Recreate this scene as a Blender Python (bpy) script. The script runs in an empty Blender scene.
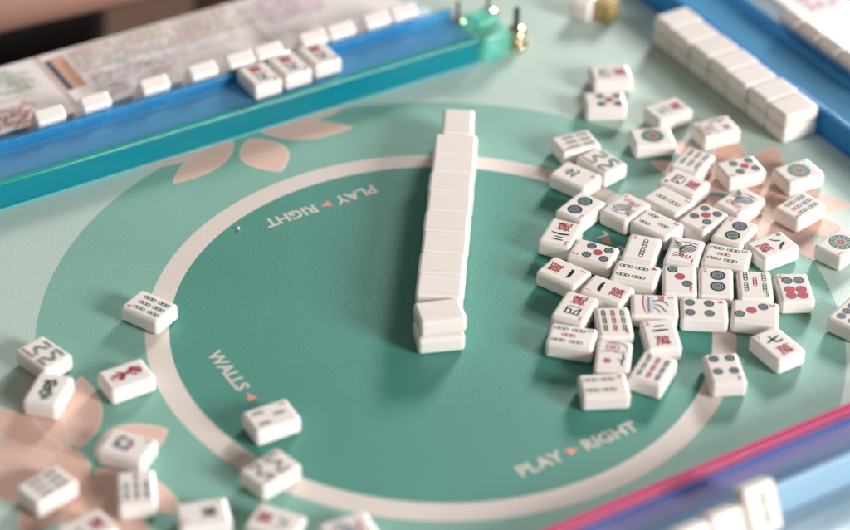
import bpy, bmesh, math, random
from mathutils import Vector, Matrix
R = math.radians
random.seed(4)
C = bpy.context.scene.collection
MM = 0.001

# ------------------------------------------------------------------ materials
def srgb(r, g, b):
    f = lambda c: (c/255/12.92) if c/255 <= 0.04045 else ((c/255+0.055)/1.055)**2.4
    return (f(r), f(g), f(b), 1.0)

def mat(name, col, rough=0.5, bump=None, var=0.0, vscale=40, **kw):
    m = bpy.data.materials.new(name); m.use_nodes = True
    nt = m.node_tree; b = nt.nodes['Principled BSDF']
    b.inputs['Base Color'].default_value = col
    b.inputs['Roughness'].default_value = rough
    for k, v in kw.items():
        b.inputs[k.replace('_', ' ')].default_value = v
    if var or bump:
        tc = nt.nodes.new('ShaderNodeTexCoord')
    if var:
        n = nt.nodes.new('ShaderNodeTexNoise'); n.inputs['Scale'].default_value = vscale; n.inputs['Detail'].default_value = 5
        nt.links.new(tc.outputs['Object'], n.inputs['Vector'])
        mx = nt.nodes.new('ShaderNodeMix'); mx.data_type = 'RGBA'
        mx.inputs[6].default_value = [c*(1-var) for c in col[:3]]+[1]
        mx.inputs[7].default_value = [min(1, c*(1+var)) for c in col[:3]]+[1]
        nt.links.new(n.outputs['Fac'], mx.inputs[0]); nt.links.new(mx.outputs[2], b.inputs['Base Color'])
    if bump:
        sc, st, dist = bump
        v = nt.nodes.new('ShaderNodeTexVoronoi'); v.inputs['Scale'].default_value = sc; v.feature = 'SMOOTH_F1'
        n2 = nt.nodes.new('ShaderNodeTexNoise'); n2.inputs['Scale'].default_value = sc*0.6; n2.inputs['Detail'].default_value = 4
        nt.links.new(tc.outputs['Object'], v.inputs['Vector']); nt.links.new(tc.outputs['Object'], n2.inputs['Vector'])
        ad = nt.nodes.new('ShaderNodeMath'); ad.operation = 'ADD'
        nt.links.new(v.outputs['Distance'], ad.inputs[0]); nt.links.new(n2.outputs['Fac'], ad.inputs[1])
        bp = nt.nodes.new('ShaderNodeBump'); bp.inputs['Strength'].default_value = st; bp.inputs['Distance'].default_value = dist
        nt.links.new(ad.outputs[0], bp.inputs['Height']); nt.links.new(bp.outputs['Normal'], b.inputs['Normal'])
    return m

MATB = (1500, 0.35, 0.0004)
M = {}
M['sage'] = mat('mat_sage', srgb(185, 207, 198), .46, MATB, .06, 12)
M['mid'] = mat('mat_mid_green', srgb(126, 177, 163), .52, MATB, .06, 12)
M['teal'] = mat('mat_teal', srgb(72, 143, 130), .52, MATB, .07, 12)
M['ringc'] = mat('mat_ring_beige', srgb(219, 210, 202), .5, MATB, .04, 12)
M['petal'] = mat('mat_petal_salmon', srgb(224, 190, 175), .5, MATB, .06, 12)
M['petal2'] = mat('mat_petal_rust', srgb(219, 180, 163), .5, MATB, .06, 12)
M['pline'] = mat('mat_petal_outline', srgb(224, 206, 192), .5, MATB, .03, 12)
M['letter'] = mat('mat_letter_cream', srgb(204, 202, 190), .5, MATB)
M['tri'] = mat('mat_triangle_pink', srgb(222, 158, 136), .5, MATB)
M['resin'] = mat('tile_resin', srgb(240, 235, 232), .17, None, .02, 60, Subsurface_Weight=.25, Subsurface_Scale=.004, Coat_Weight=.0, Specular_IOR_Level=.4)
M['resin'].node_tree.nodes['Principled BSDF'].inputs['Subsurface Radius'].default_value = (1, .75, .55)
_nt = M['resin'].node_tree; _b = _nt.nodes['Principled BSDF']; _src = _b.inputs['Base Color'].links[0].from_socket
_oi = _nt.nodes.new('ShaderNodeObjectInfo'); _hs = _nt.nodes.new('ShaderNodeMix'); _hs.data_type = 'RGBA'; _hs.blend_type = 'MULTIPLY'; _hs.inputs[0].default_value = 1
_rp = _nt.nodes.new('ShaderNodeValToRGB'); _rp.color_ramp.elements[0].color = (.965, .95, .92, 1); _rp.color_ramp.elements[1].color = (1, 1, 1, 1)
_nt.links.new(_oi.outputs['Random'], _rp.inputs[0]); _nt.links.new(_src, _hs.inputs[6]); _nt.links.new(_rp.outputs[0], _hs.inputs[7]); _nt.links.new(_hs.outputs[2], _b.inputs['Base Color'])
for _k in ('sage', 'mid', 'teal', 'ringc'):   # worn, unevenly shiny vinyl
    _nt = M[_k].node_tree; _b = _nt.nodes['Principled BSDF']; _tc = _nt.nodes.new('ShaderNodeTexCoord'); _n = _nt.nodes.new('ShaderNodeTexNoise'); _n.inputs['Scale'].default_value = 14; _n.inputs['Detail'].default_value = 6
    _mr = _nt.nodes.new('ShaderNodeMapRange'); _r = _b.inputs['Roughness'].default_value; _mr.inputs['To Min'].default_value = _r-.14; _mr.inputs['To Max'].default_value = _r+.14
    _nt.links.new(_tc.outputs['Object'], _n.inputs['Vector']); _nt.links.new(_n.outputs['Fac'], _mr.inputs['Value']); _nt.links.new(_mr.outputs[0], _b.inputs['Roughness'])
INK = dict(ink=(24, 30, 44), green=(34, 74, 64), blue=(54, 62, 84), red=(160, 36, 56), pink=(190, 84, 104),
           gfill=(140, 164, 154), bfill=(142, 148, 162), rfill=(206, 112, 124), grey=(112, 122, 138), sky=(150, 168, 184),
           pale=(204, 206, 208), gold=(202, 160, 96), cream=(232, 222, 212))
for k, c in INK.items():
    M[k] = mat('paint_'+k, srgb(*c), .25, Specular_IOR_Level=.3)

# ------------------------------------------------------------------ object helpers
def link(name, me, parent=None):
    o = bpy.data.objects.new(name, me); C.objects.link(o)
    if parent is not None: o.parent = parent
    return o
def tag(o, label=None, cat=None, group=None, kind=None):
    if label: o['label'] = label
    if cat: o['category'] = cat
    if group: o['group'] = group
    if kind: o['kind'] = kind
    return o
def empty(name, loc=(0, 0, 0), rz=0):
    o = link(name, None); o.location = loc; o.rotation_euler = (0, 0, rz); o.empty_display_size = .01
    return o
def smooth(me):
    for p in me.polygons: p.use_smooth = True
    return me

class Flat:
    """collects flat coloured outlines, each a hair above the one before, in ONE mesh"""
    def __init__(s, z0=0.0, dz=0.004): s.v = []; s.f = []; s.m = []; s.mats = []; s.z = z0; s.dz = dz
    def mi(s, k):
        if k not in s.mats: s.mats.append(k)
        return s.mats.index(k)
    def poly(s, pts, k, z=None):
        if z is None: s.z += s.dz; z = s.z
        a = 0
        for i in range(len(pts)):
            x0, y0 = pts[i]; x1, y1 = pts[(i+1) % len(pts)]; a += x0*y1-x1*y0
        if a < 0: pts = pts[::-1]
        n = len(s.v); s.v += [(x, y, z) for x, y in pts]; s.f.append(tuple(range(n, n+len(pts)))); s.m.append(s.mi(k))
    def strip(s, A, B, k, closed=False):
        s.z += s.dz; n = len(s.v); N = len(A)
        s.v += [(x, y, s.z) for x, y in A]+[(x, y, s.z) for x, y in B]
        for i in range(N if closed else N-1):
            j = (i+1) % N
            q = (n+i, n+j, n+N+j, n+N+i)
            p = [s.v[t] for t in q]; a = sum(p[t][0]*p[(t+1) % 4][1]-p[(t+1) % 4][0]*p[t][1] for t in range(4))
            s.f.append(q if a > 0 else q[::-1]); s.m.append(s.mi(k))
    def disc(s, u, v, r, k, n=24): s.poly([(u+r*math.cos(2*math.pi*i/n), v+r*math.sin(2*math.pi*i/n)) for i in range(n)], k)
    def ring(s, u, v, r1, r0, k, n=28):
        P = lambda r: [(u+r*math.cos(2*math.pi*i/n), v+r*math.sin(2*math.pi*i/n)) for i in range(n)]
        s.strip(P(r1), P(r0), k, True)
    def stroke(s, pts, w, k, taper=True):
        """brush stroke through pts"""
        P = []
        for i in range(len(pts)-1):
            for t in range(4):
                f = t/4; P.append((pts[i][0]*(1-f)+pts[i+1][0]*f, pts[i][1]*(1-f)+pts[i+1][1]*f))
        P.append(pts[-1])
        for _ in range(2):
            P = [P[0]]+[((P[i-1][0]+2*P[i][0]+P[i+1][0])/4, (P[i-1][1]+2*P[i][1]+P[i+1][1])/4) for i in range(1, len(P)-1)]+[P[-1]]
        A = []; B = []
        for i, (x, y) in enumerate(P):
            a = P[max(0, i-1)]; b = P[min(len(P)-1, i+1)]; dx, dy = b[0]-a[0], b[1]-a[1]; l = math.hypot(dx, dy) or 1
            f = i/(len(P)-1); ww = w/2*((.35+.65*math.sin(math.pi*min(1, f*.8+.15))) if taper else 1)
            A.append((x-dy/l*ww, y+dx/l*ww)); B.append((x+dy/l*ww, y-dx/l*ww))
        s.strip(A, B, k)
    def capsule(s, u, v, L, w, ang, k, slot=None):
        """rounded bamboo stick: outline, two cross bars and the pale slots between"""
        ca, sa = math.cos(ang), math.sin(ang)
        def loop(L, w):
            pts = []
            for q in range(16):
                t = math.pi*2*q/16; x = math.cos(t)*w/2; y = math.sin(t)*w/2+(1 if math.sin(t) >= 0 else -1)*(L-w)/2
                pts.append((u+x*ca-y*sa, v+x*sa+y*ca))
            return pts
        s.strip(loop(L, w), loop(L-1.15, w-1.3), k, True)
        for f in (-.17, .17):
            h = .5; y = f*L
            s.poly([(u+x*ca-yy*sa, v+x*sa+yy*ca) for x, yy in ((-w*.42, y-h), (w*.42, y-h), (w*.42, y+h), (-w*.42, y+h))], k)
    def text(s, t, u, v, h, k, ang=0, bold=.0, sx=1.0, center=True, width=None):
        cu = bpy.data.curves.new('glyph', 'FONT'); cu.body = t; cu.size = 1; cu.offset = bold; cu.resolution_u = 2
        o = bpy.data.objects.new('glyph', cu); C.objects.link(o)
        dg = bpy.context.evaluated_depsgraph_get(); dg.update()
        me = bpy.data.meshes.new_from_object(o.evaluated_get(dg))
        xs = [q.co.x for q in me.vertices]; ys = [q.co.y for q in me.vertices]
        if xs:
            hh = max(ys)-min(ys); sc = h/hh; scx = sc*sx
            if width: scx = width/(max(xs)-min(xs))
            cx = (min(xs)+max(xs))/2 if center else min(xs); cy = (min(ys)+max(ys))/2 if center else min(ys)
            s.z += s.dz; n = len(s.v); ca, sa = math.cos(ang), math.sin(ang)
            for q in me.vertices:
                x = (q.co.x-cx)*scx; y = (q.co.y-cy)*sc
                s.v.append((u+x*ca-y*sa, v+x*sa+y*ca, s.z))
            for p in me.polygons:
                q = tuple(n+i for i in p.vertices)
                a = sum(s.v[q[i]][0]*s.v[q[(i+1) % len(q)]][1]-s.v[q[(i+1) % len(q)]][0]*s.v[q[i]][1] for i in range(len(q)))
                if abs(a) < 1e-9: continue
                s.f.append(q if a > 0 else q[::-1]); s.m.append(s.mi(k))
        bpy.data.objects.remove(o); bpy.data.curves.remove(cu); bpy.data.meshes.remove(me)
    def mesh(s, name):
        me = bpy.data.meshes.new(name)
        me.from_pydata([(x*MM, y*MM, z*MM) for x, y, z in s.v], [], s.f)
        for k in s.mats: me.materials.append(M[k])
        for p, i in zip(me.polygons, s.m): p.material_index = i
        return me

def box_bm(x0, x1, y0, y1, z0, z1, bev=0.0, seg=3, bm=None):
    own = bm is None
    b = bmesh.new()
    bmesh.ops.create_cube(b, size=1)
    for v in b.verts:
        v.co = Vector(((x0+x1)/2+v.co.x*(x1-x0), (y0+y1)/2+v.co.y*(y1-y0), (z0+z1)/2+v.co.z*(z1-z0)))*MM
    if bev:
        bmesh.ops.bevel(b, geom=b.edges[:], offset=bev*MM, segments=seg, profile=.5, affect='EDGES')
    if own: return b
    me = bpy.data.meshes.new('tmp'); b.to_mesh(me); b.free(); bm.from_mesh(me); bpy.data.meshes.remove(me)
    return bm
def bm_mesh(name, bm, m, sm=True):
    me = bpy.data.meshes.new(name); bm.to_mesh(me); bm.free(); me.materials.append(m)
    if sm: smooth(me)
    return me
def box(name, dims, m, parent=None, bev=.6, seg=2):
    o = link(name, bm_mesh(name, box_bm(*dims, bev=bev, seg=seg), m), parent)
    o.modifiers.new('wn', 'WEIGHTED_NORMAL').keep_sharp = False
    return o

# ------------------------------------------------------------------ tiles
TL, TW, TH = 29.7, 22.15, 11.7
def tile_mesh():
    bm = box_bm(-TW/2, TW/2, -TL/2, TL/2, 0, TH, 2.7, 6)
    me = bm_mesh('tmp_tile', bm, M['resin'])
    o = bpy.data.objects.new('tmp_tile', me); C.objects.link(o)
    w = o.modifiers.new('wn', 'WEIGHTED_NORMAL'); w.weight = 100; w.keep_sharp = False
    dg = bpy.context.evaluated_depsgraph_get(); dg.update()
    m2 = bpy.data.meshes.new_from_object(o.evaluated_get(dg), preserve_all_data_layers=True, depsgraph=dg); m2.name = 'mahjong_tile'
    bpy.data.objects.remove(o); bpy.data.meshes.remove(me)
    return m2
TILE = tile_mesh()
B_, G_, R_ = ('blue', 'bfill'), ('green', 'gfill'), ('red', 'rfill')
def dot(F, u, v, r, c):
    F.disc(u, v, r*.86, c[1]); F.ring(u, v, r, r*.72, 'ink' if c[0] != 'red' else 'red'); F.ring(u, v, r*.58, r*.44, c[0]); F.ring(u, v, r*.3, r*.1, c[0], 14)
def face(sym, a):
    F = Flat(TH+.03)
    if sym == 'dots':
        n = a
        if n == 1:
            F.disc(0, 0, 7.4, 'gfill', 40); F.ring(0, 0, 7.8, 7.0, 'ink', 40); F.ring(0, 0, 5.0, 4.4, 'green', 32)
            for i in range(12):
                t = i*math.pi/6; F.disc(6*math.cos(t), 6*math.sin(t), .75, 'green', 10)
            F.disc(0, 0, 2.4, 'rfill'); F.ring(0, 0, 2.6, 2.1, 'red')
            for i in range(5):
                t = i*math.pi*.4; F.disc(1.5*math.cos(t), 1.5*math.sin(t), .7, 'red', 8)
        if n == 2: dot(F, 1, 5.8, 5, B_); dot(F, 1, -6, 5, G_)
        if n == 3: dot(F, -4.6, 4.6, 3.3, B_); dot(F, 0, -2.6, 3.3, R_); dot(F, 4.6, -9.8, 3.3, G_)
        if n == 4:
            for i, (u, v) in enumerate(((-5, 3), (5, 3), (5, -9), (-5, -9))): dot(F, u, v, 3.2, (B_, G_)[i % 2])
        if n == 5:
            for i, (u, v) in enumerate(((-5, 3.2), (5, 3.2), (5, -8.6), (-5, -8.6))): dot(F, u, v, 3.1, (G_, B_)[i % 2])
            dot(F, 0, -2.7, 3.1, R_)
        if n == 6:
            for u in (-3.7, 3.7):
                dot(F, u, 6.2, 3.5, G_)
                for v in (-3.2, -9.4): dot(F, u, v, 3.5, R_)
        if n == 8:
            for u in (-4, 4):
                for v in (8, 1.4, -5.2, -11.2): dot(F, u, v, 2.9, B_)
    if sym == 'bam':
        n = a; g, r = 'green', 'red'
        if n == 2: F.capsule(1, 5.2, 9.6, 3.2, 0, g); F.capsule(1, -5.2, 9.6, 3.2, 0, g)
        if n == 3: F.capsule(0, 5, 8, 2.8, 0, g); F.capsule(-5, -6.5, 8, 2.8, 0, g); F.capsule(5, -6.5, 8, 2.8, 0, g)
        if n == 4:
            for u in (-4.8, 4.8):
                for v in (2.5, -7.5): F.capsule(u, v, 9, 2.9, 0, g)
        if n == 5:
            for u in (-5.8, 5.8):
                for v in (3.2, -7.6): F.capsule(u, v, 9, 2.8, 0, g)
            F.capsule(0, -2.2, 9, 2.8, 0, r)
        if n == 6:
            for u in (-5.6, 0, 5.6):
                for v in (3.4, -7.4): F.capsule(u, v, 9, 2.7, 0, g)
        if n == 7:
            F.capsule(0, 9, 6.4, 2.5, 0, r)
            for u in (-5.6, 0, 5.6):
                for v in (1.2, -6.6): F.capsule(u, v, 7, 2.5, 0, g)
        if n == 8:
            for v, sg in ((4.4, 1), (-6.4, -1)):
                F.capsule(-7, v, 8.5, 2.4, 0, g); F.capsule(7, v, 8.5, 2.4, 0, g)
                F.capsule(-2.4, v, 8.8, 2.4, R(-32*sg), g); F.capsule(2.4, v, 8.8, 2.4, R(32*sg), g)
        if n == 9:
            for u, k in ((-5.8, g), (0, r), (5.8, g)):
                for v in (7.0, -.4, -7.8): F.capsule(u, v, 6.6, 2.6, 0, k)
        if n == 66:   # three leaning lines, the middle one tipped with red
            for u in (-5.6, 0, 5.6):
                for v in (4, -6.5): F.capsule(u, v, 9.4, 3.0, 0, 'red' if (u == 0 and v > 0) else g)
    if sym == 'crak':
        ch, k = a
        if ch == '一': F.stroke([(-4.6, 3.4), (-3.4, 4.6), (0, 4.9), (3.6, 5.2), (5, 4.2)], 2.4, k)
        elif ch == '二': F.stroke([(-3.4, 7), (0, 7.3), (3.6, 7.8)], 1.5, k); F.stroke([(-5.4, 2.6), (0, 3.1), (5.4, 3.6)], 1.9, k)
        elif ch == '三': F.stroke([(-4, 8), (0, 8.3), (4, 8.4)], 1.3, k); F.stroke([(-3, 5), (0, 5.3), (3, 5.3)], 1.2, k); F.stroke([(-6.2, .6), (-2, 1.8), (2, 1.9), (6.2, 1.2)], 1.8, k)
        elif ch == '八': F.stroke([(-1.2, 7), (-2.6, 3.8), (-6, 1.2)], 1.5, k); F.stroke([(.6, 7.6), (2.2, 7.2), (3.2, 4), (6.6, 1)], 2.2, k)
        elif ch == '七': F.stroke([(-5.6, 3.2), (0, 4.6), (5.4, 5.8)], 1.7, k); F.stroke([(-.8, 8.6), (-.6, 4), (.2, 1.2), (4.6, 1.2), (5, 2.4)], 1.7, k)
        else: F.text(ch, 0, 4.2, 8.2, k, bold=.012, sx=1.15)
        F.text('萬', 0, -7, 9.4, 'red', bold=.012, sx=1.1)
    if sym == 'char':
        ch, k, v, h = a
        F.text(ch, 0, v, h, k, bold=.02)
    if sym == 'letterwind':
        F.text(a[0], 0, 3.5, 9, 'ink', bold=.02, sx=1.05); F.text(a[1], 4.6, -10.6, 3.2, 'pink', bold=.02)
    if sym == 'bird':
        p, q = a
        F.poly([(-6, -5), (-3, -6), (1, -4.4), (3.4, -.6), (2, 2.2), (-1, 2.4), (-4, .4)], 'pale')
        F.stroke([(-6.5, -5), (-3, -6.4), (1, -4.8), (3.6, -.8), (2.4, 2.6)], 1.0, p, False)
        for i in range(6):
            x = -7+i*1.55; F.stroke([(x, -5.4+i*.3), (x+.8, -1.6+i*.2), (x+2.8, 1.6+i*.3)], .75, p)
        for i in range(6): F.stroke([(1+i*.6, -1-i*1.2), (4+i*.6, -.6-i*1.3), (8.6, -.4+i*-1.7)], .7, p)
        F.stroke([(0, 1.6), (2.8, 4), (1.6, 6.8), (-1, 7)], .9, p); F.stroke([(-1.4, 2), (.6, 4.2), (.2, 6)], .8, p)
        for i in range(4): F.stroke([(-5+i*2.2, 4.8), (-4.6+i*2.1, 7), (-3.4+i*2.1, 9.2-.5*i)], .95, q)
        F.stroke([(2, 5.4), (4.6, 4.2), (6.6, 6.8)], 1.0, q); F.stroke([(3, 8), (5, 7), (6, 9)], .8, q)
        F.stroke([(-7, -8), (-2, -9), (4, -8.2)], .7, p); F.stroke([(-2, -6), (-2.4, -9)], .7, q); F.stroke([(4, -7), (7, -6.6)], .7, p)
    if sym == 'swan':
        F.poly([(-8, -4), (-3, -6), (5, -5.4), (9, -2), (4, 0), (-2, .4), (-7, -1)], 'pale')
        for i in range(6): F.stroke([(-8+i*2.6, -4.6), (-5.6+i*2.6, -3.2), (-3.2+i*2.6, -4.8)], .9, 'grey')
        F.stroke([(-3, -1), (-4.6, 3.4), (-2, 7), (1.2, 8.4)], 1.5, 'grey'); F.stroke([(0, 0), (1.6, 4), (5, 5.2), (8, 8)], 1.4, 'grey'); F.stroke([(3, -1), (6, 2.4), (9, 3)], 1.0, 'grey')
        for i in range(3): F.stroke([(-9, 2.4+i*1.5), (-6, 3.4+i*1.2), (-3, 2.2+i*1.4)], .9, 'pink')
        F.stroke([(-9, -6.6), (0, -7.6), (9, -6)], 1.1, 'pink')
    if sym == 'flower':
        F.ring(-1, 7, 4.4, 3.6, 'pink'); F.ring(-1, 7, 2.2, 1.5, 'red'); F.disc(-1, 7, 1.0, 'rfill', 10)
        F.stroke([(-8, 2), (-2, 3.4), (3, 2.2), (8, 3.6)], 1.0, 'grey'); F.stroke([(-6, 12), (2, 12.4), (7, 10), (8, 5)], 1.0, 'grey')
        F.stroke([(5.6, 2), (6.6, -3), (5, -7), (6.4, -10.4)], 1.5, 'ink'); F.stroke([(6, -4), (3.6, -5), (2.6, -3.6)], 1.0, 'grey')
        for i in range(6):
            t = i*math.pi/3; F.stroke([(-3.4+.5*math.cos(t), -6.4+.5*math.sin(t)), (-3.4+2.8*math.cos(t), -6.4+2.8*math.sin(t))], 1.3, 'red')
    if sym in ('bouquet', 'dragonred', 'dragongreen'):
        rg = random.Random({'bouquet': 5, 'dragonred': 2, 'dragongreen': 7}[sym])
        lumps = {'bouquet': [(0, -2, 6.2, 5.4)], 'dragonred': [(0, 5, 3.6, 4.6), (.6, -5.4, 3.8, 5)], 'dragongreen': [(.4, 4.4, 4, 4), (-.4, -4.6, 4.6, 5.2)]}[sym]
        ks = {'bouquet': ['ink', 'green', 'grey', 'green', 'pink', 'blue'], 'dragonred': ['red', 'red', 'pink'], 'dragongreen': ['green', 'ink', 'green']}[sym]
        for cx, cy, rx, ry in lumps:
            for i in range(30 if sym == 'bouquet' else 17):
                t = rg.uniform(0, 6.28); q = rg.uniform(.1, 1)**.6; x, y = cx+rx*q*math.cos(t), cy+ry*q*math.sin(t); d = t+1.3+rg.uniform(-.5, .5)
                l = rg.uniform(1.4, 2.8); c, n = math.cos(d), math.sin(d)
                F.stroke([(x-l*c, y-l*n), (x+.5*n, y-.5*c), (x+l*c, y+l*n)], rg.uniform(.7, 1.2), rg.choice(ks))
        if sym == 'dragonred': F.stroke([(-1, -10), (1.4, -3), (-1, 2), (.6, 9.6)], 1.3, 'red')
        if sym == 'dragongreen': F.stroke([(2, 9.4), (-.4, 4), (.8, -1), (-.6, -9.6)], 1.2, 'green')
    return F
def number(n, k='red'):
    F = Flat(TH+.03); F.text(n, -7.0, 10.2, 4.0, k, bold=.012); return F

_sym = {}
def tile(x, y, deg, label, sym=None, arg=None, num=None, nk='red', group=None, z=.3, cat='mahjong tile', matrix=None):
    o = link('mahjong_tile', TILE)
    if matrix is not None: o.matrix_world = matrix
    else: o.location = (x*MM, y*MM, z*MM); o.rotation_euler = (0, 0, R(deg))
    tag(o, label, cat, group)
    if sym:
        key = (sym, str(arg))
        if key not in _sym: _sym[key] = face(sym, arg).mesh('suit_symbol')
        link('suit_symbol', _sym[key], o)
    if num:
        key = ('n', num, nk)
        if key not in _sym: _sym[key] = number(num, nk).mesh('corner_number')
        link('corner_number', _sym[key], o)
    return o

PILE = 'loose face up tiles in the big scattered heap'
LEFTG = 'loose face up tiles scattered at the left'
T = [
 (248.9, 172.9, 66.4, 'white tile with blurred red and blue marks at the very back of the heap', 'crak', ('四', 'blue'), None, ''),
 (224.4, 144.6, 62.4, 'white tile with two dark blurred clusters just in front of the rearmost heap tile', 'dots', 5, None, ''),
 (256.6, 113.2, 91.0, 'character tile with a red blur in the long wall shadow, behind a big circle tile', 'crak', ('五', 'grey'), None, ''),
 (226.6, 90.1, 68.5, 'big circle tile behind the heap, touching the character tile with the red blur', 'dots', 1, None, ''),
 (272.4, 78.2, 82.4, 'white flower tile with dark marks and a red patch, nearest the long white wall', 'flower', None, '3', 'ink'),
 (176.7, 111.4, 82.6, 'three grey lines tile, rearmost of three touching tiles, back left of the heap', 'bam', 6, '6', 'pink'),
 (178.7, 82.5, 10.1, 'blurred dark zigzag tile, right one of three touching tiles, back left of the heap', 'bam', 8, '8', 'pink'),
 (153.8, 77.3, 21.2, 'bold black wind character tile, front one of three touching tiles, back left of the heap', 'letterwind', ('北', 'N'), None, ''),
 (136.1, 44.9, 111.0, 'tile with two dark circles touching the red over three black lines tile', 'dots', 2, '2', 'pink'),
 (161.3, 29.3, -71.2, 'bird tile with grey green feathers and pink tail, left of the three bars tile', 'bird', ('grey', 'pink'), '1', 'red'),
 (232.9, 51.5, 117.5, 'three long dark green lines tile, behind the tile with boxed and red signs', 'bam', 6, '6', 'pink'),
 (212.6, 33.8, 22.2, 'white character tile with a blue boxed sign and a red sign side by side', 'crak', ('四', 'ink'), '4', 'blue'),
 (191.3, 21.8, -164.1, 'tile with two dark bars in one line, in front of the boxed character tile', 'bam', 2, '2', 'pink'),
 (168.7, 3.8, -161.2, 'white tile with three separate bamboo bars in the middle of the heap', 'bam', 3, '3', 'red'),
 (256.8, 29.0, 80.9, 'tile with five blurred circles on the salmon petals, left of a big circle tile', 'dots', 5, '5', 'pink'),
 (288.3, 5.7, 86.7, 'big circle tile on the salmon petals, behind the slanting bars tile', 'dots', 1, '1', 'pink'),
 (263.4, -27.2, 101.6, 'slanting dark bars tile with one red bar, in front of a big circle tile', 'bam', 66, '7', 'ink'),
 (232.0, -2.8, 103.4, 'bird tile with blue feathers and pink crest, lying on the salmon petals', 'bird', ('blue', 'pink'), '1', 'red'),
 (199.3, -5.8, 108.0, 'five circles tile with a red centre, left of the blue feathered bird tile', 'dots', 5, '5', 'pink'),
 (208.1, -28.2, -60.6, 'tile with slanting blue and green circles, behind the red and black eight tile', 'dots', 2, '2', 'pink'),
 (260.1, -73.4, 105.4, 'ornate green circle tile with a red number, cut off by the right photo edge', 'dots', 1, '1', 'red'),
 (107.8, 26.6, 126.9, 'character tile with a red sign over three black lines, left edge of the heap', 'crak', ('三', 'ink'), '3', 'red'),
 (114.5, -1.5, 35.5, 'five circles tile right of the red over three black lines tile', 'dots', 5, '5', 'red'),
 (143.9, -13.8, -47.6, 'white tile with two upright bars and a red 2 in the middle of the heap', 'bam', 2, '2', 'pink'),
 (125.2, -33.7, -138.3, 'four bars tile touching the upright two bars tile with the pink 2', 'bam', 4, '4', 'red'),
 (166.6, -29.6, 131.1, 'bird tile with black outlined feathers and red crest, behind a slanting three circles tile', 'bird', ('ink', 'red'), '1', 'red'),
 (187.1, -47.7, -137.4, 'five bars tile with a red middle bar, right of the red crested bird tile', 'bam', 5, '5', 'red'),
 (219.9, -53.4, -89.3, 'character tile with a black eight stroke and red sign, right side of the heap', 'crak', ('八', 'ink'), '8', 'ink'),
 (145.3, -53.3, 144.3, 'three circles tile, its blue, red and blue circles slanting down to the right', 'dots', 3, '3', 'red'),
 (164.3, -66.3, -36.6, 'white tile with two big upright circles and a red 2, in sharp focus', 'dots', 2, '2', 'red'),
 (183.8, -81.5, 146.4, 'five upright bars tile with a red centre bar, left of the six circles tile', 'bam', 5, '5', 'ink'),
 (203.9, -96.0, -27.9, 'white tile with two green and four red circles and a red 6', 'dots', 6, '6', 'red'),
 (86.0, -9.7, -157.0, 'one black stroke tile with its red sign on the left, leftmost in the heap', 'crak', ('一', 'ink'), '1', 'pink'),
 (99.2, -39.1, 27.9, 'one black stroke tile with its red sign on the right of the stroke', 'crak', ('一', 'ink'), '1', 'pink'),
 (71.5, -43.8, 124.9, 'character tile with a red sign above a dense black sign at the front left', 'crak', ('四', 'ink'), '5', 'pink'),
 (84.2, -67.9, 152.0, 'white tile with nine bamboo bars in green, red and green columns', 'bam', 9, '9', 'red'),
 (116.0, -66.8, -123.7, 'white tile with a grey swan picture and pink ripples', 'swan', None, '1', 'red'),
 (140.7, -85.6, -124.9, 'four small circles tile at the front edge, between swan and three circles tiles', 'dots', 4, '4', 'red'),
 (167.0, -103.7, -129.2, 'three circles tile, its green, red and blue circles rising to the right', 'dots', 3, '3', 'red'),
 (53.2, -67.3, -134.3, 'five bars tile with a small red middle bar, front left corner of the heap', 'bam', 5, '5', 'red'),
 (64.8, -95.2, -39.2, 'flower tile with a pink round blossom and a dark branch, front of the heap', 'flower', None, None, ''),
 (102.2, -92.8, -25.8, 'character tile with two black lines above a red sign, front of the heap', 'crak', ('二', 'ink'), '2', 'red'),
 (78.5, -117.6, -56.6, 'askew tile with slanting green, red and green bar columns, right of four bars tile', 'bam', 9, '9', 'pink'),
 (43.6, -115.9, -116.1, 'four bars tile at the front, nearest the cream words PLAY RIGHT', 'bam', 4, '4', 'pink'),
 (116.1, -139.5, 155.4, 'lone four circles tile in front of the heap, lying on the beige ring', 'dots', 4, '4', 'red'),
 (158.8, -136.5, 1.5, 'lone character tile with a black seven and red sign, front right of the heap', 'crak', ('七', 'ink'), '7', 'pink'),
 (219.0, -136.0, 109.9, 'many dark circles tile cut off by the right photo edge, near the pink rack', 'dots', 8, '8', 'red'),
]
for x, y, a, lab, s, arg, n, k in T:
    tile(x, y, a, lab, s, arg, n, k, PILE)
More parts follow.
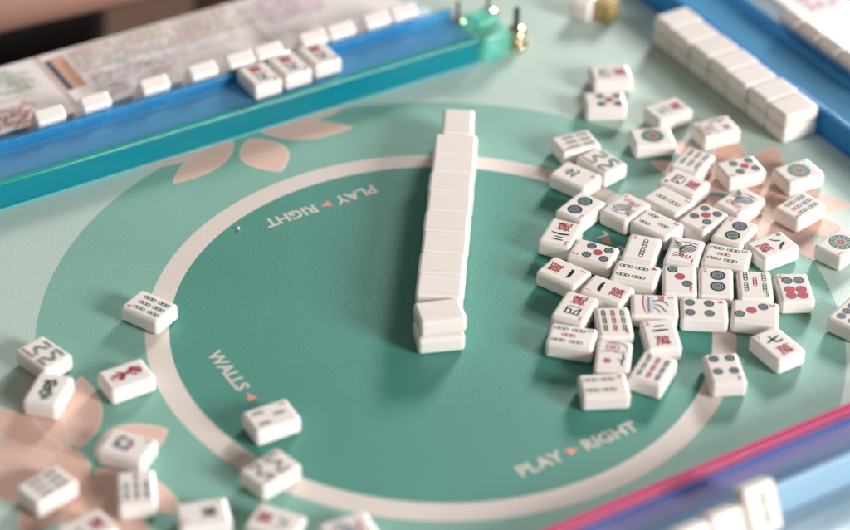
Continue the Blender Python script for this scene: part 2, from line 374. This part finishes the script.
U = [
 (-158.4, 90.1, 26.3, 'white tile with six grey bamboo bars lying on the left arc of the beige ring', 'bam', 6, '6', 'pink'),
 (-234.0, 79.5, 15.7, 'dark green zigzag bars tile, rear one of two touching tiles at the far left', 'bam', 8, '8', 'red'),
 (-245.3, 46.8, -44.7, 'white tile with a dark green twisting dragon sign touching the zigzag tile', 'dragongreen', None, None, ''),
 (-199.5, 35.7, 89.5, 'white tile with a red twisting dragon sign between the petals and the ring', 'dragonred', None, None, ''),
 (-226.2, -22.6, -141.5, 'white flower tile with a dark green and pink bouquet on the salmon petals', 'bouquet', None, '2', 'red'),
 (-237.3, -58.4, -22.2, 'tile with dark upright bars and one red bar above, in front of the bouquet tile', 'bam', 7, None, ''),
 (-280.0, -30.6, 103.9, 'white tile with faint gold and grey bars on the petals in the lower left', 'bam', 66, None, ''),
 (-275.5, -75.1, 97.2, 'white tile half cut off by the bottom edge, left of the others there', 'crak', ('六', 'grey'), None, ''),
 (-214.3, -96.1, -106.8, 'white tile with one small black sign cut off by the bottom edge', 'letterwind', ('東', 'E'), '1', 'pink'),
 (-182.5, -122.1, -144.3, 'tile with a red sign beside dark strokes, cut off by the bottom edge', 'crak', ('六', 'ink'), None, ''),
 (-150.4, -148.2, -95.9, 'pale pink and grey marked tile, rightmost cut off by the bottom edge at left', 'bird', ('grey', 'pink'), None, ''),
 (-142.0, -41.0, -92.0, 'white tile with three separate dark bars just below the printed word WALLS', 'bam', 3, '3', 'red'),
 (-164.0, -81.4, -76.3, 'dark zigzag bars tile lying across the beige ring at the lower left', 'bam', 8, '8', 'red'),
]
for x, y, a, lab, s, arg, n, k in U:
    tile(x, y, a, lab, s, arg, n, k, LEFTG)

# ---- face down double row in the middle
ordn = ['first', 'second', 'third', 'fourth', 'fifth', 'sixth', 'seventh', 'eighth']
WG = 'blank tiles of the double row in the middle'
wa = R(-125.2); wd = Vector((math.cos(wa), math.sin(wa))); wn = Vector((-wd.y, wd.x))
start = Vector((88.5, 153.8))
for i in range(8):
    c = start+wd*(22.8*(i+.5))+wn*(TL/2)
    for lvl in (1, 0):
        j = [.0, .35, -.25, .2, -.3, .25, -.2, .1][i]*(1 if lvl else -.6)
        lab = ('blank tile, %s from the far end, %s layer of the middle double row' % (ordn[i], ('lower', 'upper')[lvl]))
        tile(c.x+wn.x*j, c.y+wn.y*j, math.degrees(wa)+j*1.3, lab, group=WG, z=.3+lvl*(TH+.05))
for lvl in (1, 0):
    tile(110.3, 158.8, -35.2+1*lvl, 'blank tile turned lengthwise at the far end of the middle row, %s of two' % ('lower', 'upper')[lvl], group=WG, z=.3+lvl*(TH+.05))
tile(-11.6, -17.2, 72.0, 'blank tile on top of the askew pair ending the middle row at the front', group=WG, z=.3+TH+.05)
tile(-13.6, -19.6, 68.5, 'blank tile underneath in the askew pair ending the middle row at the front', group=WG)
# ---- face down double wall against the right rack
RG = 'blank tiles of the double wall beside the blue rack'
for i in range(7):
    for lvl in (1, 0):
        lab = ('blank tile, %s from the near end, %s layer of the wall along the blue rack' % (ordn[i], ('lower', 'upper')[lvl]))
        tile(325.2+[0, .5, -.4, .4, 0, -.5, .3][i]*(.4+lvl), 60.2+i*22.75, 90+[0, .6, -.4, .3, .2, -.6, .4][i]*(.5+lvl*.6), lab, group=RG, z=.3+lvl*(TH+.05))

# ------------------------------------------------------------------ table and playing mat
tb = mat('table_wood', srgb(96, 48, 34), .35, None, .3, 9)
box('table_top', (-520, 520, -470, 412, -32, -4), tb, bev=3)['kind'] = 'structure'

box('floor', (-2500, 2500, -2000, 3500, -760, -740), mat('floor_wood', srgb(92, 66, 52), .5, None, .25, 4), bev=0)['kind'] = 'structure'
F = Flat(0.0, .01)
F.poly([(-405, -405), (405, -405), (405, 405), (-405, 405)], 'sage', 0.0)
def arc(r, n=180): return [(r*math.cos(2*math.pi*i/n), r*math.sin(2*math.pi*i/n)) for i in range(n)]
F.strip(arc(252.5), arc(183), 'mid', True)
F.poly(arc(171.5), 'teal')
F.strip(arc(185), arc(170), 'ringc', True)
def petal(F, rot, cx, cy, ang, L, w, bend, k, grow, s0=14):
    """leaf from the flower's centre; ang measured from the inward direction"""
    A = []; B = []; N = 18
    L2 = L+grow*1.6; w2 = w+2*grow; b0 = s0-grow
    for i in range(N+1):
        t = i/N; s = b0+t*(L2-b0)
        hw = w2/2*(math.sin(math.pi*(t**.92))**.8 if 0 < t < 1 else 0.0)
        off = bend*(t**2)
        for sg, lst in ((1, A), (-1, B)):
            x = off+sg*hw; y = -s
            ca, sa = math.cos(ang), math.sin(ang)
            px, py = cx+x*ca-y*sa, cy+x*sa+y*ca
            lst.append((px*math.cos(rot)-py*math.sin(rot), px*math.sin(rot)+py*math.cos(rot)))
    F.poly(A+B[::-1][1:-1], k)
F.dz = .004; _z0 = F.z
for rot in (0, R(90), R(-90), R(180)):
    F.z = _z0
    cx, cy = -9.5, 254
    spec = [(180, 52, 34, 0, 'petal2'), (136, 64, 24, 6, 'petal'), (-136, 64, 24, -6, 'petal'), (106, 78, 22, 8, 'petal2'), (-106, 78, 22, -8, 'petal2'),
            (83, 84, 18, 4, 'petal'), (-83, 84, 18, -4, 'petal'), (58, 76, 21, 7, 'petal'), (-58, 76, 21, -7, 'petal'), (0, 57, 31, 0, 'petal')]
    for rr, k in ((22, 'pline'), (20.5, 'petal2')):
        F.poly([((cx+rr*math.cos(t*.2094))*math.cos(rot)-(cy+14+rr*math.sin(t*.2094))*math.sin(rot), (cx+rr*math.cos(t*.2094))*math.sin(rot)+(cy+14+rr*math.sin(t*.2094))*math.cos(rot)) for t in range(30)], k)
    for a, L, w, b, k in spec:
        petal(F, rot, cx, cy, R(a), L, w, b, 'pline', 1.7); petal(F, rot, cx, cy, R(a), L, w, b, k, 0)
F.dz = .0
def placed(words, rot, bx, by, h):
    """words along a baseline; (text, start, width)"""
    for t, s0, w in words:
        ca, sa = math.cos(rot), math.sin(rot)
        u = bx+(s0+w/2)*ca-(h/2)*sa; v = by+(s0+w/2)*sa+(h/2)*ca
        if t == '>' or t == '<':
            d = w/2 if t == '>' else -w/2
            pts = [(-d, -h*.36), (-d, h*.36), (d, 0)]
            F.poly([(u+x*ca-y*sa, v+x*sa+y*ca) for x, y in pts], 'tri')
        else:
            F.text(t, u, v, h, 'letter', rot, bold=.034, width=w)
placed([('PLAY', 0, 31), ('>', 34.5, 7.5), ('RIGHT', 45.5, 38)], 0, -36, -150, 9.8)
placed([('PLAY', 0, 31), ('>', 34.5, 7.5), ('RIGHT', 45.5, 38)], math.pi, 36, 150, 9.8)
placed([('WALLS', 0, 42), ('<', 45.5, 7.5)], R(-90), -143.5, 42.5, 9.6)
placed([('WALLS', 0, 42), ('<', 45.5, 7.5), ('L', 55, 5.6)], R(90), 143.5, -33.5, 9.6)
mm = F.mesh('playing_mat')
pm = link('playing_mat', mm)
bm = bmesh.new(); bm.from_mesh(mm)
box_bm(-405, 405, -405, 405, -3, -.06, 0, 1, bm)
bm.to_mesh(mm); bm.free()
tag(pm, 'green game mat printed with a beige ring, salmon lotus flowers and cream words', 'game mat')

# ------------------------------------------------------------------ racks
def acrylic(name, col, trans=.5, rough=.08, col2=None, axis=1, a=0, b=1, tint=None):
    """tinted see through plastic: light passes through it coloured, the surface stays glossy"""
    m = mat(name, col, rough, IOR=1.6)
    nt = m.node_tree; bs = nt.nodes['Principled BSDF']; out = nt.nodes['Material Output']
    tcb = nt.nodes.new('ShaderNodeTexCoord'); nb = nt.nodes.new('ShaderNodeTexNoise'); nb.inputs['Scale'].default_value = 70; nb.inputs['Detail'].default_value = 3
    bb = nt.nodes.new('ShaderNodeBump'); bb.inputs['Strength'].default_value = .35; bb.inputs['Distance'].default_value = .0012
    mpb = nt.nodes.new('ShaderNodeMapping'); mpb.inputs['Scale'].default_value = (.25, 1, 1)
    rb = nt.nodes.new('ShaderNodeMapRange'); rb.inputs['To Min'].default_value = max(.02, rough-.05); rb.inputs['To Max'].default_value = rough+.16
    nt.links.new(tcb.outputs['Object'], mpb.inputs[0]); nt.links.new(mpb.outputs[0], nb.inputs['Vector']); nt.links.new(nb.outputs['Fac'], bb.inputs['Height']); nt.links.new(bb.outputs[0], bs.inputs['Normal'])
    nt.links.new(nb.outputs['Fac'], rb.inputs['Value']); nt.links.new(rb.outputs[0], bs.inputs['Roughness'])
    tr = nt.nodes.new('ShaderNodeBsdfTransparent'); ms = nt.nodes.new('ShaderNodeMixShader'); ms.inputs[0].default_value = trans
    t = tint or [c**.22 for c in col[:3]]
    tr.inputs[0].default_value = (*t[:3], 1)
    nt.links.new(bs.outputs[0], ms.inputs[1]); nt.links.new(tr.outputs[0], ms.inputs[2]); nt.links.new(ms.outputs[0], out.inputs[0])
    if col2:
        tc = nt.nodes.new('ShaderNodeTexCoord'); sx = nt.nodes.new('ShaderNodeSeparateXYZ'); mr = nt.nodes.new('ShaderNodeMapRange')
        mr.inputs['From Min'].default_value = a*MM; mr.inputs['From Max'].default_value = b*MM
        mx = nt.nodes.new('ShaderNodeMix'); mx.data_type = 'RGBA'; mx.inputs[6].default_value = col; mx.inputs[7].default_value = col2
        nt.links.new(tc.outputs['Object'], sx.inputs[0]); nt.links.new(sx.outputs[axis], mr.inputs['Value'])
        nt.links.new(mr.outputs[0], mx.inputs[0]); nt.links.new(mx.outputs[2], bs.inputs['Base Color'])
    return m
clear = acrylic('acrylic_pale', srgb(214, 234, 246), .4)
def rack(name, loc, rz, x0, x1, cols, label, rimw=4.6):
    e = empty(name, loc, rz)
    fw, rim, sh, lip, seam = cols
    box('front_wall', (x0, x1, 0, 5, 0.3, 19.2), fw, e, .5)
    box('front_rim', (x0, x1, -.2, rimw, 19.25, 20.8), rim, e, .7)
    box('foot_edge', (x0, x1, -.9, .0, 0.3, 1.6), seam, e, .2)
    s = box('tray', (x0, x1, 5.05, 37.9, 16.4, 18.9), sh, e, .5)
    box('back_lip', (x0, x1, 38, 41.8, .3, 26), lip, e, .9)
    bm = bmesh.new()   # sloped shelf the owner's tiles stand in
    prof = [(41.9, .3), (41.9, 3.6), (57, 3.6), (72, 11.4), (75, 11.4), (75, .3)]
    A = [bm.verts.new((x0*MM, y*MM, z*MM)) for y, z in prof]; B = [bm.verts.new((x1*MM, y*MM, z*MM)) for y, z in prof]
    bm.faces.new(A); bm.faces.new(B[::-1])
    for i in range(6): bm.faces.new((A[i], B[i], B[(i+1) % 6], A[(i+1) % 6]))
    bmesh.ops.recalc_face_normals(bm, faces=bm.faces[:])
    bmesh.ops.bevel(bm, geom=bm.edges[:], offset=.6*MM, segments=2, affect='EDGES')
    link('tile_ledge', bm_mesh('tile_ledge', bm, clear), e)
    tag(e, label, 'tile rack')
    return e
teal = acrylic('acrylic_teal', srgb(0, 160, 178), .6, .05)
rimgreen = acrylic('acrylic_green_edge', srgb(40, 180, 170), .35, .05)
blue = acrylic('acrylic_blue', srgb(116, 190, 232), .58, .06)
deep = acrylic('acrylic_deep_blue', srgb(60, 164, 224), .6, .06)
cyan = acrylic('acrylic_cyan_edge', srgb(110, 222, 226), .5, .1)
rk_far = rack('tile_rack', (0, .2470, 0), 0, -330, 182.6, (teal, rimgreen, blue, deep, cyan), 'teal and blue acrylic rack along the upper left with three tiles lying in it')
rk_right = rack('tile_rack', (.3415, 0, 0), R(-90), -330, 172, (deep, acrylic('acrylic_blue_edge', srgb(70, 150, 214), .3), blue, deep, deep), 'blue see through acrylic rack in the upper right corner behind the long white wall')
pinkr = acrylic('acrylic_pink_edge', srgb(232, 92, 140), .45, .06)
mag = acrylic('acrylic_magenta', srgb(206, 104, 164), .5, .1)
trayv = acrylic('acrylic_violet_blue', srgb(164, 144, 210), .45, .16, srgb(140, 198, 228), 1, 12, 34)
rk_near = rack('tile_rack', (0, -.2105, 0), R(180), -330, 172, (mag, pinkr, trayv, acrylic('acrylic_sky', srgb(176, 214, 238), .35), mag), 'pink edged blue acrylic rack across the lower right corner', 5.6)
for p in rk_near.children: pass
box('inner_strip', (-330, 172, 5.8, 9.6, 18.95, 20.1), mag, rk_near, .4)
seam = box('seam_strip', (-330, 172, 9.8, 13.4, 18.95, 19.9), acrylic('acrylic_royal_blue', srgb(70, 128, 204), .45, .12), rk_near, .4)

# clear rounded block and three brass pegs at the end of the far rack
bm = box_bm(183, 208, -6, 30, .3, 25, 5, 5)
endm = acrylic('acrylic_sea_green', srgb(140, 236, 220), .65, .05)
eb = link('end_block', bm_mesh('end_block', bm, endm), rk_far)
bm = box_bm(186, 205, 6, 24, 25.1, 29.5, 2.1, 3)
link('end_hump', bm_mesh('end_hump', bm, endm), rk_far)
brass = mat('brass', srgb(232, 214, 176), .14, None, .1, 120, Metallic=1.0)
black = mat('black_plastic', srgb(24, 26, 26), .4)
def lathe(name, prof, m, parent, n=28):
    bm = bmesh.new(); rings = []
    for r, z in prof:
        rings.append([bm.verts.new((r*MM*math.cos(2*math.pi*i/n), r*MM*math.sin(2*math.pi*i/n), z*MM)) for i in range(n)])
    for a, b in zip(rings, rings[1:]):
        for i in range(n): bm.faces.new((a[i], a[(i+1) % n], b[(i+1) % n], b[i]))
    bm.faces.new(rings[0][::-1]); bm.faces.new(rings[-1])
    return link(name, bm_mesh(name, bm, m), parent)
for (x, y), lab in (((187.5, 284.5), 'small shiny brass peg behind the rack end, nearest the blue tray'), ((216, 287), 'small shiny brass peg standing behind the other two past the rack end'), ((220.5, 255), 'small shiny brass peg with a thick black post, right of the clear rack end')):
    e = empty('brass_peg', (x*MM, y*MM, .0003)); tag(e, lab, 'peg', 'brass pegs at the rack end')
    th = 2.2 if x > 218 else 1.2
    lathe('ball', [(4, 0), (8.5, .8), (9.6, 2), (9.4, 3.2), (6.4, 4.4), (5.4, 5.4), (6.6, 7), (7.9, 9), (8.1, 11), (7.2, 13.4), (5, 15), (2.3, 15.8)], brass, e)
    lathe('post', [(th*.8, 15.85), (th, 17), (th, 31), (th*.6, 32.4)], black, e, 14)

# ---- tiles standing in the racks, backs leaning on the lip
def standing(e, xs, p, labels, group, sym=None):
    phi = R(30)
    for i, x in enumerate(xs):
        # tile local: y (length) -> up along the lean, z (face) -> away from the lip
        up = Vector((0, -math.sin(phi), math.cos(phi))); out = Vector((0, math.cos(phi), math.sin(phi))); sx = up.cross(out)
        base = Vector((0, 42.2, 26.2))+up*((p if not isinstance(p, tuple) else p[i])-TL/2)
        rot = Matrix((sx, up, out)).transposed().to_4x4()
        mw = Matrix.Translation(e.location)@Matrix.Rotation(e.rotation_euler.z, 4, 'Z')@Matrix.Translation((Vector((x+TW/2, 0, 0))+base)*MM)@rot
        s = sym[i] if sym else None
        tile(0, 0, 0, labels[i], *(s or (None, None, None, '')), group=group, matrix=mw)
far_x = [-146, -112, -67, -29.5, 0, 22.8, 59, 82, 112, 134.8]
far_l = ['blank white tile standing alone at the far left of the teal rack, beside orange print',
         'blank white tile standing alone in the teal rack, second from its left end',
         'blank white tile standing alone in the teal rack, third from its left end',
         'blank white tile standing alone in the teal rack, just left of a touching pair',
         'left tile of the touching pair behind the leftmost lying tile in the teal rack',
         'right tile of the touching pair behind the middle lying tile in the teal rack',
         'blank white tile standing behind the rightmost lying tile in the teal rack',
         'blank white tile standing just right of the lying tiles in the teal rack',
         'blank white tile standing in the teal rack, second from the brass pegs',
         'blank white tile standing in the teal rack, nearest the brass pegs']
standing(rk_far, far_x, 4.6, far_l, 'tiles standing in the teal rack')
for i, (x, y) in enumerate(((14, 269.4), (38.6, 270.6), (63.8, 273))):
    tile(x, y, 180, ('character tile lying face up in the teal rack, leftmost of three', 'character tile lying face up in the teal rack, middle of three', 'character tile lying face up in the teal rack, rightmost of three and slightly apart')[i],
         'crak', ('五', 'ink'), '5', 'ink', 'tiles lying face up in the teal rack', z=19.3)
# right rack: local +x of the rack is world -y
rx = [-152+22.6*i for i in range(5)]
standing(rk_right, rx, 7, ['tile standing in the upper right blue rack, %s' % t for t in
         ('farthest of the shaded row', 'second from the back of its row', 'third from the back of its row', 'fourth from the back of its row', 'nearest end of its row')][:5], 'tiles standing in the blue rack')
# near rack: local +x is world -x
standing(rk_near, [-57.5, -33.6, -10.8], (11, 4.0, 3.0), ['green marked tile, rightmost of three standing in the pink edged rack',
         'middle one of three tiles standing in the pink edged rack', 'leftmost of three tiles standing in the pink edged rack'],
         'tiles standing in the pink edged rack', [('bam', 2, None, ''), None, None])

# ------------------------------------------------------------------ printed cards behind the racks
paper = mat('card_paper', srgb(236, 230, 230), .55)
for k, c in dict(c_grey=(166, 158, 166), c_red=(214, 140, 132), c_green=(158, 184, 150), c_navy=(84, 80, 96), c_orange=(216, 168, 142), c_pink=(212, 164, 176), c_fold=(206, 186, 172)).items():
    M[k] = mat(k, srgb(*c), .55)
M['paper'] = paper
def card(name, loc, rz, x0, x1, y0, y1, label, blocks, strips, thick=.6):
    F = Flat(thick, .02)
    for (a, b, c, d, k) in strips: F.poly([(a, c), (b, c), (b, d), (a, d)], k)
    for (a, b, c, d, ks) in blocks:
        y = d
        while y > c:
            x = a; k = random.choice(ks)
            while x < b:
                w = random.uniform(2, 8)
                if random.random() < .8: F.poly([(x, y-2.3), (min(b, x+w), y-2.3), (min(b, x+w), y), (x, y)], k)
                x += w+random.uniform(.8, 2.4)
            y -= 4.3
    me = F.mesh(name); o = link(name, me); o.location = loc; o.rotation_euler = (0, 0, rz)
    bm = bmesh.new(); bm.from_mesh(me); me.materials.append(paper)
    n0 = len(bm.faces); box_bm(x0, x1, y0, y1, 0, thick-.01, 0, 1, bm)
    bm.faces.ensure_lookup_table()
    for f in bm.faces[n0:]: f.material_index = len(me.materials)-1
    bm.to_mesh(me); bm.free()
    return tag(o, label, 'score card')
card('score_card', (0, 0, .0125), 0, -330, 168, 314, 395, 'large white folded score card with rows of tiny coloured print behind the teal rack',
     [(-190, -128, 316, 345, ['c_red', 'c_red', 'c_orange', 'c_grey']), (-190, -116, 352, 386, ['c_green', 'c_grey', 'c_green', 'c_orange']), (-84, 48, 352, 388, ['c_grey', 'c_red', 'c_green', 'c_pink', 'c_green']),
      (-84, -20, 322, 346, ['c_grey', 'c_pink', 'c_grey']), (62, 110, 340, 390, ['c_pink', 'c_grey', 'c_grey'])],
     [(-106, -101.5, 314, 395, 'c_fold'), (-101, -96, 342, 386, 'c_navy'), (-95.6, -86, 342, 388, 'c_orange'), (54, 56, 314, 395, 'c_fold')])
card('score_card', (.3415, 0, .0125), R(-90), -215, -60, 76, 136, 'plain white card lying behind the tiles of the blue rack', [(-205, -165, 90, 130, ['c_pink', 'c_grey'])], [])
card('score_card', (0, -.2105, .0006), R(180), -190, 60, 78, 150, 'plain white card in the bottom right corner below the pink edged rack', [(-180, -110, 96, 140, ['c_grey', 'c_pink'])], [])

# ------------------------------------------------------------------ two dice, a crumb
def die(x, y, rz, m, pip, lab):
    e = link('die', bm_mesh('die', box_bm(-7.6, 7.6, -7.6, 7.6, 0, 15.2, 1.8, 4), m)); e.location = (x*MM, y*MM, .0003); e.rotation_euler = (0, 0, R(rz))
    tag(e, lab, 'die', 'pair of dice at the back')
    F = Flat(15.2, .012)
    for u, v in ((-3.4, -3.4), (3.4, 3.4), (0, 0), (-3.4, 3.4), (3.4, -3.4)): F.disc(u, v, 1.1, pip, 12)
    link('pips', F.mesh('pips'), e)
gold = bpy.data.materials.new('gold_fleck'); gold.use_nodes = True
nt = gold.node_tree; b = nt.nodes['Principled BSDF']; b.inputs['Roughness'].default_value = .21
tc = nt.nodes.new('ShaderNodeTexCoord'); vn = nt.nodes.new('ShaderNodeTexVoronoi'); vn.inputs['Scale'].default_value = 420; rp = nt.nodes.new('ShaderNodeValToRGB')
rp.color_ramp.elements[0].color = srgb(120, 96, 50); rp.color_ramp.elements[1].color = srgb(226, 196, 134)
nt.links.new(tc.outputs['Object'], vn.inputs['Vector']); nt.links.new(vn.outputs['Color'], rp.inputs[0]); nt.links.new(rp.outputs[0], b.inputs['Base Color'])
die(287, 264, 33, M['resin'], 'grey', 'white die at the top of the mat, left of the gold flecked one')
die(301.5, 255, 30, gold, 'cream', 'gold flecked die beside the white one at the top of the mat')
bm = bmesh.new(); bmesh.ops.create_icosphere(bm, subdivisions=2, radius=.0011)
for v in bm.verts: v.co *= random.uniform(.75, 1.1)
cr = link('crumb', bm_mesh('crumb', bm, M['resin'])); cr.location = (-.066, .149, .001); tag(cr, 'tiny white crumb on the green mat near the upside down words', 'crumb')

# ------------------------------------------------------------------ seated player at the upper left
skin = mat('skin', srgb(172, 132, 116), .5, None, .06, 30, Subsurface_Weight=.1, Subsurface_Scale=.01)
blackc = mat('black_cloth', srgb(22, 21, 24), .85, None, .2, 60)
navy = mat('navy_denim', srgb(40, 52, 84), .85, None, .2, 60)
def skinned(name, joints, edges, m, parent=None, root=0, sub=2):
    me = bpy.data.meshes.new(name); me.from_pydata([j[:3] for j in joints], edges, [])
    o = bpy.data.objects.new(name, me); C.objects.link(o)
    sk = o.modifiers.new('skin', 'SKIN'); sk.use_smooth_shade = True
    lay = me.skin_vertices[0] if me.skin_vertices else None
    if lay is None:
        bm = bmesh.new(); bm.from_mesh(me); bm.verts.layers.skin.verify(); bm.to_mesh(me); bm.free(); lay = me.skin_vertices[0]
    for i, j in enumerate(joints):
        lay.data[i].radius = (j[3], j[4] if len(j) > 4 else j[3]); lay.data[i].use_root = (i == root)
    s = o.modifiers.new('sub', 'SUBSURF'); s.levels = sub; s.render_levels = sub
    dg = bpy.context.evaluated_depsgraph_get(); dg.update()
    m2 = bpy.data.meshes.new_from_object(o.evaluated_get(dg)); bpy.data.objects.remove(o); bpy.data.meshes.remove(me)
    m2.name = name; m2.materials.clear(); m2.materials.append(m); smooth(m2)
    return link(name, m2, parent)
px, py = -.10, .66
J = [(px, py+.02, -.28, .15, .11), (px, py, -.12, .14, .10), (px, py-.02, .06, .15, .10), (px, py-.02, .18, .13, .08), (px, py-.02, .25, .05), (px, py-.03, .31, .055),
     (px, py-.05, .38, .085, .095), (px, py-.05, .45, .08, .09),
     (px-.17, py-.01, .17, .055), (px-.25, py-.09, -.01, .045), (-.10, .478, .030, .037), (.02, .462, .024, .029), (.055, .458, .022, .026, .020), (.10, .452, .020, .03, .014),
     (px+.17, py-.01, .17, .055), (px+.28, py-.02, -.03, .045), (px+.245, py-.085, -.11, .034), (px+.20, py-.12, -.125, .03, .02),
     (px-.10, py-.05, -.33, .085), (px-.11, py-.40, -.33, .065), (px-.11, py-.40, -.72, .05),
     (px+.10, py-.05, -.33, .085), (px+.11, py-.40, -.33, .065), (px+.11, py-.40, -.72, .05),
     (.135, .438, .014, .009), (.155, .432, .010, .007), (.137, .450, .014, .009), (.160, .447, .010, .007), (.134, .460, .014, .009), (.156, .461, .010, .007), (.128, .470, .013, .008), (.145, .473, .009, .006),
     (.085, .432, .018, .010), (.105, .418, .012, .008)]
E_ = [(0, 1), (1, 2), (2, 3), (3, 4), (4, 5), (5, 6), (6, 7), (3, 8), (8, 9), (9, 10), (10, 11), (11, 12), (12, 13), (3, 14), (14, 15), (15, 16), (16, 17),
      (0, 18), (18, 19), (19, 20), (0, 21), (21, 22), (22, 23), (13, 24), (24, 25), (13, 26), (26, 27), (13, 28), (28, 29), (13, 30), (30, 31), (12, 32), (32, 33)]
body = skinned('person', J, E_, skin)
tag(body, 'seated person in black clothes with one bare forearm resting behind the score card', 'person')
Jt = [(px, py+.02, -.27, .175, .135), (px, py, -.12, .165, .125), (px, py-.02, .06, .175, .125), (px, py-.02, .19, .145, .10), (px-.17, py-.01, .17, .072), (px-.22, py-.06, .06, .066), (px+.17, py-.01, .17, .072), (px+.245, py-.015, .05, .066)]
skinned('black_top', Jt, [(0, 1), (1, 2), (2, 3), (3, 4), (4, 5), (3, 6), (6, 7)], blackc, body)
Jl = [(px, py+.03, -.31, .17, .14), (px-.10, py-.05, -.335, .105), (px-.11, py-.38, -.335, .085), (px-.11, py-.40, -.68, .066), (px+.10, py-.05, -.335, .105), (px+.11, py-.38, -.335, .085), (px+.11, py-.40, -.68, .066)]
skinned('trousers', Jl, [(0, 1), (1, 2), (2, 3), (0, 4), (4, 5), (5, 6)], navy, body)
# hair and face
bm = bmesh.new(); bmesh.ops.create_uvsphere(bm, u_segments=24, v_segments=16, radius=.112)
for v in bm.verts:
    v.co.y += .012; v.co.z *= 1.05
    if v.co.y < -.02 and v.co.z < .045: v.co.y = -.02
h = link('hair', bm_mesh('hair', bm, mat('dark_hair', srgb(40, 28, 22), .5)), body); h.location = (px, py-.03, .435)
eyem = mat('eye', srgb(30, 24, 22), .2)
for s in (-1, 1):
    bm = bmesh.new(); bmesh.ops.create_uvsphere(bm, u_segments=12, v_segments=8, radius=.012); e = link('eye', bm_mesh('eye', bm, eyem), body); e.location = (px+s*.03, py-.138, .42)
bm = bmesh.new(); bmesh.ops.create_cone(bm, segments=10, radius1=.014, radius2=.006, depth=.045, cap_ends=True)
n = link('nose', bm_mesh('nose', bm, skin), body); n.location = (px, py-.148, .40)

# ------------------------------------------------------------------ light: two windows and the room's soft warm light
def cw(x, y, z):   # turns photo aligned directions (x right, y away from the camera) into the table's own axes
    a = R(-31.7); return Vector((x*math.cos(a)-y*math.sin(a), x*math.sin(a)+y*math.cos(a), z))
def area(name, pos, size, power, col, target=(0, 0, 0)):
    l = bpy.data.lights.new(name, 'AREA'); l.shape = 'RECTANGLE'; l.size, l.size_y = size; l.energy = power; l.color = col
    o = bpy.data.objects.new(name, l); C.objects.link(o); o.location = pos
    o.rotation_euler = (Vector(target)-Vector(pos)).to_track_quat('-Z', 'Y').to_euler()
    return o
area('window_light_back', cw(1.75, 4.0, 1.75), (.9, .8), 170, (1, .98, .96))
area('window_light_side', cw(4.1, -2.5, 1.9), (1.6, 1.4), 315, (1, .97, .95))
w = bpy.data.worlds.new('World'); bpy.context.scene.world = w; w.use_nodes = True
w.node_tree.nodes['Background'].inputs['Color'].default_value = (1.0, .89, .81, 1); w.node_tree.nodes['Background'].inputs['Strength'].default_value = .21

# ------------------------------------------------------------------ camera
cam = bpy.data.cameras.new('camera'); co = bpy.data.objects.new('camera', cam); C.objects.link(co)
r = Vector((.856579, -.515794, .01515)); u = Vector((.297423, .517497, .802332)); f = Vector((.421678, .682755, -.596686))
co.matrix_world = Matrix(((r.x, u.x, -f.x, -.60799), (r.y, u.y, -f.y, -.96413), (r.z, u.z, -f.z, .889746), (0, 0, 0, 1)))
cam.sensor_width = 36; cam.lens = 2300/850*36; cam.clip_start = .01; cam.clip_end = 50
cam.dof.use_dof = True; cam.dof.focus_distance = 1.478; cam.dof.aperture_fstop = 2.6; cam.dof.aperture_blades = 9
sc = bpy.context.scene; sc.camera = co
sc.view_settings.view_transform = 'Standard'; sc.view_settings.look = 'None'; sc.view_settings.exposure = .14; sc.view_settings.gamma = 1
sc.cycles.max_bounces = 10; sc.cycles.transmission_bounces = 8
